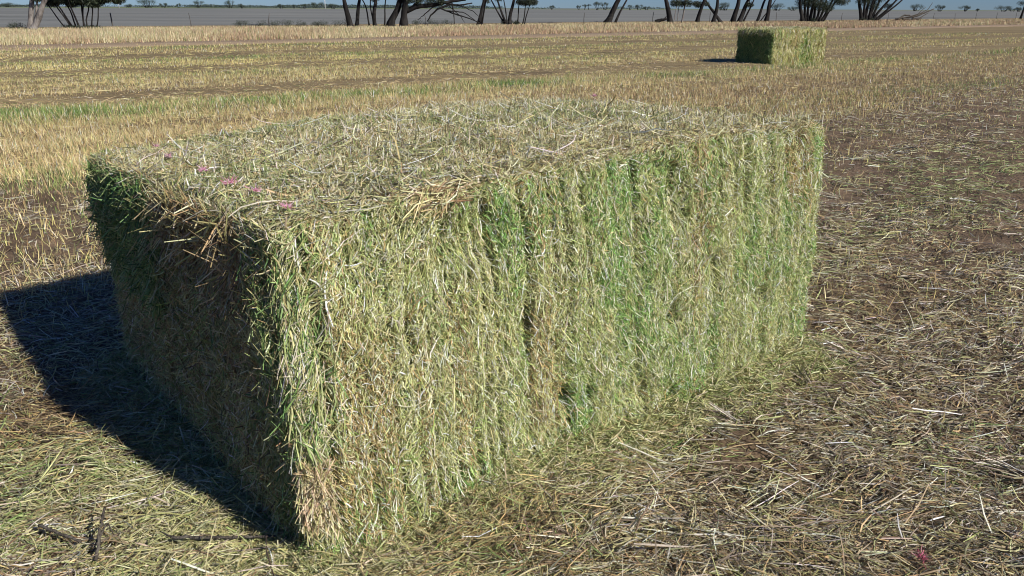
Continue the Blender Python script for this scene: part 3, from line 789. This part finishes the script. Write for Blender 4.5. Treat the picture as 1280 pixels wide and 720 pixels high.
acc.add(*blades(xv, yv, h, np.hypot(xv, yv) * RNG.uniform(.0005, .0011, n), RNG.uniform(0, .5, n), c, 1))
o = acc.build('dry_grass', M_grass); tag(o, 'tall dry golden grass along the verge below the trees', 'dry grass', kind='stuff')

# ------------------------------------------------------------------ trees on the fence line
def at(px, w):
    """the point where the line across the swaths at distance w meets a bearing of the photograph"""
    d = (px - 640) / FPX * math.cos(PITCH)
    y = w / (SN[1] + d * SN[0])
    return np.array([d * y, y, 0.0])

def leaves(acc, cen, rad, n, size, pal, flat=0.75):
    p = RNG.normal(0, 1, (n, 3)); p = norm(p) * (RNG.random(n) ** .45)[:, None] * rad * np.array([1, 1, flat]) + cen
    d = norm(RNG.normal(0, 1, (n, 3)) + np.array([0, 0, -.5])); s = norm(np.cross(d, RNG.normal(0, 1, (n, 3))))
    L = RNG.uniform(.5, 1.3, n) * size; W = L * .28
    v = np.stack([p - s * W[:, None] * .5, p + s * W[:, None] * .5, p + d * L[:, None]], 1).reshape(-1, 3)
    acc.add(v, (np.arange(n) * 3)[:, None] + np.array([0, 1, 2]), np.repeat(pick(pal, n, jit=.25), 3, 0))

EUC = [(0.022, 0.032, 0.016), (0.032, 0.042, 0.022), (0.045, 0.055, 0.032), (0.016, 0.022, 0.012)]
def path(p0, p1, wob, K=9):
    t = np.linspace(0, 1, K)[:, None]
    q = p0 + (p1 - p0) * t
    a, b = RNG.normal(0, wob, 3), RNG.normal(0, wob, 3)
    return q + a * np.sin(t * math.pi) + b * np.sin(t * 2 * math.pi) * .6

def tree(name, label, cat, px, w, stems, height, bark=M_bark, group='trees along the fence line', crown_low=3.0, low=(), lean=0.0, leafn=90, spread=1.0):
    """stems: (x at the foot, x where the photograph ends, thickness), all in photograph pixels at the tree's distance"""
    b = at(px, w); b[2] = float(ground_h(b[0], b[1])) - .05
    mpp = (b[1] * math.cos(PITCH) + .46) / FPX
    zt = CAM_H + (7.5 + 5.5 * px / 1280) * mpp
    rt = empty(name, tuple(b)); tag(rt, label, cat, group)
    lv = Acc()
    tips = []
    for k, (x0, x1, th) in enumerate(stems):
        dx0, dx1 = (x0 - px) * mpp, (x1 - px) * mpp
        dy = RNG.normal(0, .3) * spread
        p0 = np.array([dx0, RNG.normal(0, .1), 0]); p1 = np.array([dx1, dy, zt - b[2]])
        H = height * RNG.uniform(.75, 1.05)
        slope = (p1 - p0) / p1[2]
        top = np.array([p1[0] + slope[0] * .55 * (H - p1[2]) + RNG.normal(0, .3), p1[1] + slope[1] * .5 * (H - p1[2]) + RNG.normal(0, .8), H])
        r0 = th * mpp * .62
        tA = path(p0, p1, .05 * spread, 7); tB = path(p1, top, .25, 8)
        pts = np.concatenate([tA, tB[1:]])
        K = len(pts); rad = r0 * np.linspace(1.0, .22, K); rad[0] *= 1.35; rad[1] *= 1.1
        st = Acc(); tube(st, pts, rad, (1, 1, 1), 8, .06)
        nb = 3 if th < 3 else 6
        for j in range(nb):
            i0 = RNG.integers(7, K - 1); q0 = pts[i0]
            an = RNG.uniform(0, 2 * math.pi); ln = RNG.uniform(1.0, 2.4)
            q1 = q0 + np.array([math.cos(an) * ln, math.sin(an) * ln, RNG.uniform(.3, 1.6)])
            tube(st, path(q0, q1, .12, 6), np.linspace(rad[i0] * .5, .012, 6), (1, 1, 1), 5)
            tips.append(q1); tips.append((q0 + q1) / 2 + RNG.normal(0, .2, 3))
        tips.append(top)
        st.build('trunk', bark, rt, smooth=True)
    for t_ in tips:
        if t_[2] > crown_low: leaves(lv, t_, RNG.uniform(.6, 1.15), leafn, .17, EUC)
    for (xx, zz, rad, nn) in low:          # foliage that hangs low enough to be seen
        leaves(lv, np.array([(xx - px) * mpp, RNG.normal(0, .3), zz - .12]), rad * 1.15, int(nn * 3), .17, EUC, .6)
    if lv.n: lv.build('crown', M_leaf, rt)
    return rt, mpp, b

def branch(rt, mpp, b, px, pts, th, name='branch', w3=0.0, mat=M_bark):
    """pts in photograph pixels (x, y)"""
    q = []
    hz = 7.5 + 5.5 * (px / 1280)
    for (x, y) in pts:
        q.append(((x - px) * mpp, w3 + RNG.normal(0, .05), CAM_H - b[2] - (y - hz) * mpp))
    q = np.array(q); t = np.linspace(0, 1, len(q)); tt = np.linspace(0, 1, len(q) * 4)
    q = np.stack([np.interp(tt, t, q[:, i]) for i in range(3)], 1) + RNG.normal(0, .012, (len(tt), 3))
    a = Acc(); tube(a, q, np.linspace(th * mpp * .65, th * mpp * .3, len(tt)), (1, 1, 1), 6)
    return a.build(name, mat, rt, smooth=True)

T = tree('gum_tree', 'pale grey forked gum trunk leaning at the far left of the verge', 'tree', 33, 53.5, [(29, 37, 6.5), (32, 57, 7), (30, 45, 3)], 8.5, bark=M_barkpale, low=[(46, 2.0, .3, 120)], spread=.6)
T = tree('mallee_tree', 'bushy mallee tree with a dozen thin black stems fanning out, beside the pale gum', 'tree', 92, 55.5,
     [(80, 54, 1.4), (84, 64, 1.6), (88, 74, 1.8), (90, 82, 1.6), (95, 89, 2.0), (98, 98, 2.0), (100, 105, 1.8), (104, 110, 1.6), (108, 117, 1.5), (112, 125, 1.3)], 5.5, crown_low=2.1,
     low=[(x, 1.95 + .15 * math.sin(x), .42, 420) for x in (62, 70, 78, 86, 94, 102, 110, 118, 126, 134, 141)] + [(x, .32, .3, 90) for x in (78, 86, 94, 102, 110, 118)], leafn=160)
T = tree('gum_tree', 'slim black gum trunk curving up, left of the leaning pair', 'tree', 436, 54.5, [(436, 430, 6)], 8)
T = tree('gum_tree', 'slim black gum with trunk leaning right and thin stem beside it', 'tree', 446, 55.5, [(443, 448, 4.5), (459, 452, 1.8)], 7.5)
T = tree('gum_tree', 'upright double stemmed black gum between the slim pair and the sprawling one', 'tree', 467, 54.5, [(467, 470, 4.5), (464, 461, 1.6), (478, 481, 1.8)], 7.5, low=[(468, 2.1, .3, 60)])
T = tree('gum_tree', 'sprawling black gum leaning right with dead branches drooping to the ground', 'tree', 490, 53.5, [(485, 499, 8), (502, 507, 8)], 8, low=[(x, 2.05, .35, 130) for x in (500, 510, 522, 536, 548)])
rt, mpp, b = T
for pts, th in [([(506, 14), (520, 8), (545, 6), (562, 2), (580, 0)], 5.0), ([(525, 8), (552, 4), (572, 7), (588, 4)], 2.5), ([(560, 6), (545, 11), (536, 19), (532, 26)], 2.2), ([(548, 10), (566, 17), (585, 22), (600, 29)], 1.6),
                ([(563, 4), (565, 16), (566, 29)], 1.5), ([(556, 13), (578, 15), (596, 28)], 1.2), ([(540, 8), (528, 18), (520, 24)], 1.2), ([(570, 6), (590, 14), (598, 22)], 1.0), ([(512, 10), (520, 4), (524, 0)], 3), ([(560, 8), (574, 20), (578, 27)], .9)]:
    branch(rt, mpp, b, 490, pts, th)
T = tree('gum_tree', 'thin dark gum with bent upright trunk and twiggy top, right of the drooping branches', 'tree', 597, 55, [(596, 604, 4), (600, 607, 2.0)], 7, low=[(606, 2.1, .3, 60)])
T = tree('mallee_tree', 'mallee with three black stems spreading in a V and low leaves on its right', 'tree', 634, 57, [(631, 612, 1.8), (632, 620, 2.6), (633, 628, 1.5), (636, 641, 4), (645, 648, 1.4), (651, 656, 1.3), (654, 661, 1.2)], 6.5, low=[(x, .4, .25, 60) for x in (628, 636, 644)] + [(x, 2.05, .42, 260) for x in (650, 657, 664)] + [(622, 2.3, .3, 90)])
T = tree('gum_tree', 'lone black gum leaning strongly right in the open middle of the row', 'tree', 760, 56.5, [(757, 771, 6.5), (768, 782, 2.5)], 8.5)
T = tree('gum_tree', 'black gum trunk leaning left beside pale saplings', 'tree', 836, 54.5, [(838, 830, 5.5)], 8.5)
T = tree('gum_sapling', 'pale thin stemmed saplings with a low leafy clump between two black gums', 'tree', 850, 55.5, [(843, 845, .9), (847, 848, .9), (852, 855, 1.8)], 4.5, bark=M_barkpale, crown_low=2.4, low=[(x, 2.1, .5, 260) for x in (842, 850, 858)])
T = tree('gum_tree', 'black gum with leafy low left side, trunk leaning right, before the crossed stems', 'tree', 872, 55, [(871, 878, 4.2)], 7.5, low=[(873, 2.0, .42, 240), (868, 2.1, .35, 120), (881, 2.05, .3, 100)])
T = tree('gum_tree', 'black gum whose two stems cross low down, left of the far bale', 'tree', 893, 54.5, [(891, 895, 4.5), (902, 879, 3.2)], 7.5)
T = tree('gum_tree', 'black gum with paired upright trunks above the left end of the far bale', 'tree', 920, 54.5, [(916, 920, 5.5), (924, 934, 5), (928, 939, 2)], 8, low=[(935, 2.0, .4, 200)])
T = tree('gum_tree', 'slender black gum pair with arched thin twigs above the far bale', 'tree', 952, 55.5, [(946, 956, 3), (958, 960, 5), (949, 965, 1.2)], 7)
T = tree('mallee_tree', 'dense mallee thicket tree with many black stems, right of the far bale', 'tree', 1016, 55, [(1003, 996, 4), (1007, 1003, 3), (1010, 1009, 3), (1013, 1014, 3.5), (1017, 1018, 3), (1020, 1024, 3), (1023, 1030, 2.6), (1026, 1037, 2.4), (1029, 1043, 2.2)], 6.5, crown_low=2.4,
     low=[(x, 2.1 + .3 * math.sin(x * 3), .95, 500) for x in (1004, 1012, 1020, 1028)] + [(x, .4, .35, 90) for x in (1004, 1014, 1024)] + [(1032, 1.7, .6, 200), (1050, 2.5, .8, 420), (1043, 2.5, .8, 300), (1000, 2.9, .7, 200)])
T = tree('mallee_tree', 'wide fan of dense black mallee stems beside the fallen branch', 'tree', 1086, 55, [(1078, 1070, 4), (1080, 1076, 3), (1083, 1083, 3.5), (1086, 1091, 3.5), (1088, 1098, 3), (1090, 1107, 3), (1093, 1117, 2.6), (1095, 1125, 2.2), (1085, 1087, 3)], 6.5, crown_low=2.4,
     low=[(x, .4, .35, 90) for x in (1078, 1088)] + [(1090, 2.0, .7, 260), (1076, 2.6, .9, 460), (1084, 2.9, .8, 300), (1096, 2.8, .7, 200), (1110, 2.0, .5, 160)])
T = tree('gum_tree', 'thin dark gum trunk cut by the right edge of the picture', 'tree', 1276, 56, [(1276, 1277, 2.2)], 8, low=[(1274, 2.6, .6, 120)])

# fallen branch
b = at(1140, 54); rt = empty('fallen_branch', tuple(b)); tag(rt, 'dead grey fallen branch with upturned twigs lying on the verge', 'fallen branch')
mpp = (b[1] * math.cos(PITCH) + .46) / FPX
for k, (pts, th) in enumerate([([(1120, 24), (1130, 22), (1145, 20), (1155, 16), (1166, 11)], 2.2), ([(1132, 22), (1148, 17), (1158, 12), (1163, 4)], 1.0), ([(1122, 24), (1130, 19), (1136, 19), (1144, 23)], 1.8), ([(1140, 23), (1150, 22), (1160, 16)], 1.3), ([(1128, 23), (1140, 24), (1152, 23)], 2.5), ([(1145, 20), (1150, 14), (1156, 9)], .8)]):
    branch(rt, mpp, b, 1140, pts, th, 'limb' if k < 1 else 'twig', mat=M_twig)
b = at(827, 53); rt = empty('log', tuple(b)); tag(rt, 'short dark log lying in the grass left of the pale saplings', 'log')
mpp = (b[1] * math.cos(PITCH) + .46) / FPX
branch(rt, mpp, b, 827, [(819, 27), (824, 25), (833, 23)], 4.5, 'wood'); branch(rt, mpp, b, 827, [(829, 24), (832, 20)], 1.5, 'stub')

# low shrubs on the fence line
for px, wpx, lab in [(8, 26, 'low dark shrub in the grass at the far left, left of the pale gum'), (305, 34, 'low dark shrub left of the lone fence post'), (352, 50, 'low dark shrub right of the lone fence post'), (408, 44, 'low dark shrub left of the black gums'),
                     (522, 34, 'low dark shrub below the drooping dead branches'), (552, 26, 'low dark shrub right below the drooping branches, smaller one')]:
    b = at(px, 56); mpp = (b[1] * math.cos(PITCH) + .46) / FPX
    rt = empty('low_shrub', tuple(b)); tag(rt, lab, 'shrub', 'low shrubs on the fence line')
    lv = Acc(); st = Acc()
    for j in range(int(wpx / 3)):
        c0 = np.array([RNG.uniform(-.5, .5) * wpx * mpp, RNG.normal(0, .25), RNG.uniform(.22, .42)])
        leaves(lv, c0, RNG.uniform(.22, .38), 110, .07, EUC, .7)
        st = Acc(); tube(st, path(np.array([c0[0] * .6, c0[1] * .5, 0]), c0, .03, 4), np.linspace(.02, .006, 4), (1, 1, 1), 4); st.build('stem', M_bark, rt)
    lv.build('foliage', M_leaf, rt)

# wire fence
rt = empty('wire_fence', tuple(at(640, 56))); tag(rt, 'old wire fence of thin leaning posts running behind the trees', 'fence')
o0 = at(640, 56); prev = None
for px in (-60, 40, 136, 235, 333, 430, 530, 632, 729, 815, 887, 970, 1052, 1110, 1167, 1194, 1220, 1246, 1270, 1300):
    p = at(px, 56) - o0; p[2] = 0
    a = Acc(); hh = RNG.uniform(.92, 1.1)
    r_ = .045 if px == 136 else .03
    tube(a, np.array([p + (0, 0, -.1), p + (RNG.normal(0, .02), 0, hh * .5), p + (RNG.normal(0, .04), 0, hh)]), [r_, r_ * .95, r_ * .85], (1, 1, 1), 6)
    a.build('post', M_post, rt)
    if prev is not None:
        a = Acc()
        for hz in (.3, .6, .85):
            tube(a, np.array([prev + (0, 0.04, hz), (prev + p) / 2 + (0, .04, hz - .03), p + (0, 0.04, hz)]), [.003] * 3, (1, 1, 1), 4)
        a.build('wire', M_wire, rt)
    prev = p

# far poles and the scattered trees towards the horizon
for px, hp, lab in [(147, 9, 'pale far pole rising from the fields by the mallee'), (405, 10, 'pale far pole left of the black gums')]:
    p = at(px, 56); d = p / p[1] * 620; rt = empty('utility_pole', (d[0], d[1], 0)); tag(rt, lab, 'pole', 'utility poles far off')
    a = Acc(); tube(a, np.array([(0, 0, 0), (0, 0, 4), (0, 0, 8.0)]), [.30, .26, .22], (1, 1, 1), 8); a.build('shaft', M_pole, rt)
    a = Acc(); tube(a, np.array([(-1, 0, 7.4), (0, .24, 7.4), (1, 0, 7.4)]), [.08, .08, .08], (1, 1, 1), 6); a.build('crossarm', M_pole, rt)

FARG = [(0.035, 0.05, 0.035), (0.05, 0.068, 0.045), (0.065, 0.08, 0.055)]  # bluish dark greens: distance haze is put into the leaf colour
far_list = [(183, 20, 10, 'wide dark far tree right of the pale pole'), (203, 9, 4.5, 'tiny far tree just right of the wide far one on the left skyline'), (222, 5, 4.5, 'tiny far tree just left of the forked far tree on the left skyline'), (246, 12, 9, 'far tree with a forked dark stem, middle of the left skyline'), (286, 12, 9, 'far dark tree right of the forked one on the left skyline'),
            (300, 7, 4, 'tiny flat far tree just right of the round dark one on the left skyline'), (350, 8, 3.5, 'tiny far tree left of a closely spaced pair on the left skyline'), (366, 4, 4, 'narrowest tiny far tree, middle one of three left of the dark clump'), (380, 8, 4.5, 'tiny far tree touching the left side of the dark clump by the pole'), (396, 14, 8, 'far dark tree clump just left of the second pale pole'), (415, 10, 5, 'small far tree just right of the second pale pole'), (688, 7, 4, 'tiny lone far tree right of the V shaped mallee'), (722, 5, 4, 'first and smallest of three tiny far trees before the tall dark one'), (729, 5, 5.5, 'middle one of three tiny far trees before the tall dark one'), (735, 4, 6, 'narrow tiny far tree close to the left side of the tall dark one'),
            (746, 11, 9, 'tall dark far tree left of the lone leaning gum'), (755, 9, 8, 'far dark tree close behind the lone leaning gum'), (786, 5, 5, 'tiny narrow far tree just right of the lone leaning gum'), (797, 9, 5.5, 'small far tree, second right of the lone leaning gum'), (807, 8, 3, 'very low flat far tree, third right of the lone leaning gum'), (905, 15, 8, 'flat crowned far tree left of the far bale'), (899, 8, 3, 'tiny far tree at the left foot of the flat crowned one'),
            (970, 17, 7.5, 'broad domed far tree right of the arched twigs'), (990, 12, 3, 'very low far tree at the left edge of the mallee thicket'), (1143, 17, 7, 'loose flat far tree behind the fallen branch'), (1173, 11, 7, 'small round far tree just right of the fallen branch'), (1204, 12, 5.5, 'lopsided far tree on the right skyline, third from the right edge'),
            (1221, 5, 1.8, 'tiniest far tree between the two broad ones on the right skyline'), (1252, 16, 5.5, 'low broad far tree near the right edge'), (1264, 7, 2.5, 'tiny far tree just left of the trunk at the right edge'), (1272, 8, 3.5, 'small far tree behind the trunk at the right edge'), (10, 18, 3, 'low wide far tree at the very left edge of the skyline'), (55, 14, 3, 'low far tree behind the pale forked gum'), (160, 10, 2.5, 'low far tree just right of the first pale pole')]
for i, (px, wpx, hpx, lab) in enumerate(far_list):
    p = at(px, 56); D = 780 + 30 * (i % 5); q = p / p[1] * D; m_ = D * math.cos(PITCH) / FPX
    Wd, Ht = wpx * m_, CAM_H + hpx * m_
    rt = empty('far_tree', (q[0], q[1], 0))
    tag(rt, lab, 'tree', 'scattered trees on the skyline')
    lv = Acc(); st = Acc()
    nc = max(5, int(wpx * 1.2))
    for j in range(nc):
        cx = RNG.uniform(-.5, .5); dome = math.sqrt(max(0, 1 - (cx * 1.7) ** 2))
        c0 = np.array([cx * Wd, RNG.normal(0, .15) * Wd, Ht * (0.50 + .35 * dome * RNG.random())])
        leaves(lv, c0, Wd * .13 + .5, 130, .55, FARG, .8)
        if j % 2 == 0: tube(st,  path(np.array([cx * .3 * Wd, 0, -.2]), c0, .2, 5), np.linspace(.28, .08, 5), (1, 1, 1), 5)
    lv.build('crown', M_leaf, rt); st.build('trunk', M_bark, rt)
# belt of woodland at the very edge of the plain, left half; haze mixed into its leaf colour
acc = Acc(); n = 42000
dx = RNG.uniform(-.75, .2, n); dens = fbm(dx * 14, dx * 0, 0, 140, 3)
ok = RNG.random(n) < sstep(-.35, .25, dens) * (1 - .7 * sstep(-.2, .1, dx)); dx = dx[ok]; dens = dens[ok]; n = len(dx)
Y = RNG.uniform(1500, 1560, n); z = RNG.random(n) * (3.5 + 4.0 * np.maximum(dens, 0) + 1.5 * fbm(dx * 90, dx * 0, 0, 141, 2))
p = np.stack([dx * Y, Y, z], 1); d = norm(RNG.normal(0, 1, (n, 3))); s = norm(np.cross(d, RNG.normal(0, 1, (n, 3))))
v = np.stack([p - s * .7, p + s * .7, p + d * 1.8], 1).reshape(-1, 3)
acc.add(v, (np.arange(n) * 3)[:, None] + np.array([0, 1, 2]), np.repeat(pick([(0.05, 0.07, 0.055), (0.07, 0.09, 0.07)], n), 3, 0))
o = acc.build('far_woodland', M_leaf); tag(o, 'low dark belt of far woodland along the left horizon', 'woodland', kind='stuff')

# ------------------------------------------------------------------ small things lying in the foreground
p = ray(1152, 699, 0.02)
o = knot(None, tuple(p), name='twine_scrap', size=0.019, n=110, stand=1.25, cols=((0.62, 0.18, 0.25), (0.70, 0.32, 0.38), (0.50, 0.12, 0.18)))
tag(o, 'pink frayed scrap of baling twine on the brown litter at bottom right', 'twine')

def stick(label, pts, th, name='twig', extra=(), z=0.03, cat='twig', mat=M_twig, grp=None):
    P = np.array([ray(x, y, zz) for (x, y, zz) in pts]); o0 = P[0].copy()
    t = np.linspace(0, 1, len(P)); tt = np.linspace(0, 1, len(P) * 6)
    q = np.stack([np.interp(tt, t, P[:, i] - o0[i]) for i in range(3)], 1) + RNG.normal(0, th * .12, (len(tt), 3))
    a = Acc(); tube(a, q, np.linspace(th * .5, th * .35, len(tt)), (1, 1, 1), 7, .08)
    for e in extra:
        E_ = np.array([ray(x, y, zz) for (x, y, zz) in e]) - o0
        tube(a, np.stack([np.interp(np.linspace(0, 1, 8), np.linspace(0, 1, len(E_)), E_[:, i]) for i in range(3)], 1), np.linspace(th * .35, th * .15, 8), (1, 1, 1), 6, .08)
    o = a.build(name, mat, smooth=True); o.location = tuple(o0); tag(o, label, cat, grp); return o
stick('dark twig slanting down to the right on the hay at lower left', [(50, 656, .05), (72, 666, .045), (102, 677, .03)], .010, grp='dead twigs in the foreground')
stick('dark forked twig standing up out of the hay at lower left', [(120, 700, .02), (124, 672, .05), (130, 634, .08)], .010, extra=[[(124, 672, .05), (134, 652, .06), (142, 668, .03)], [(125, 665, .05), (116, 690, .02)]], grp='dead twigs in the foreground')
stick('long straight brown stalk lying flat at the edge of the bale shadow', [(214, 671, .04), (270, 672, .04), (345, 670, .035)], .009, extra=[[(214, 671, .04), (200, 664, .035)]], grp='dead twigs in the foreground')
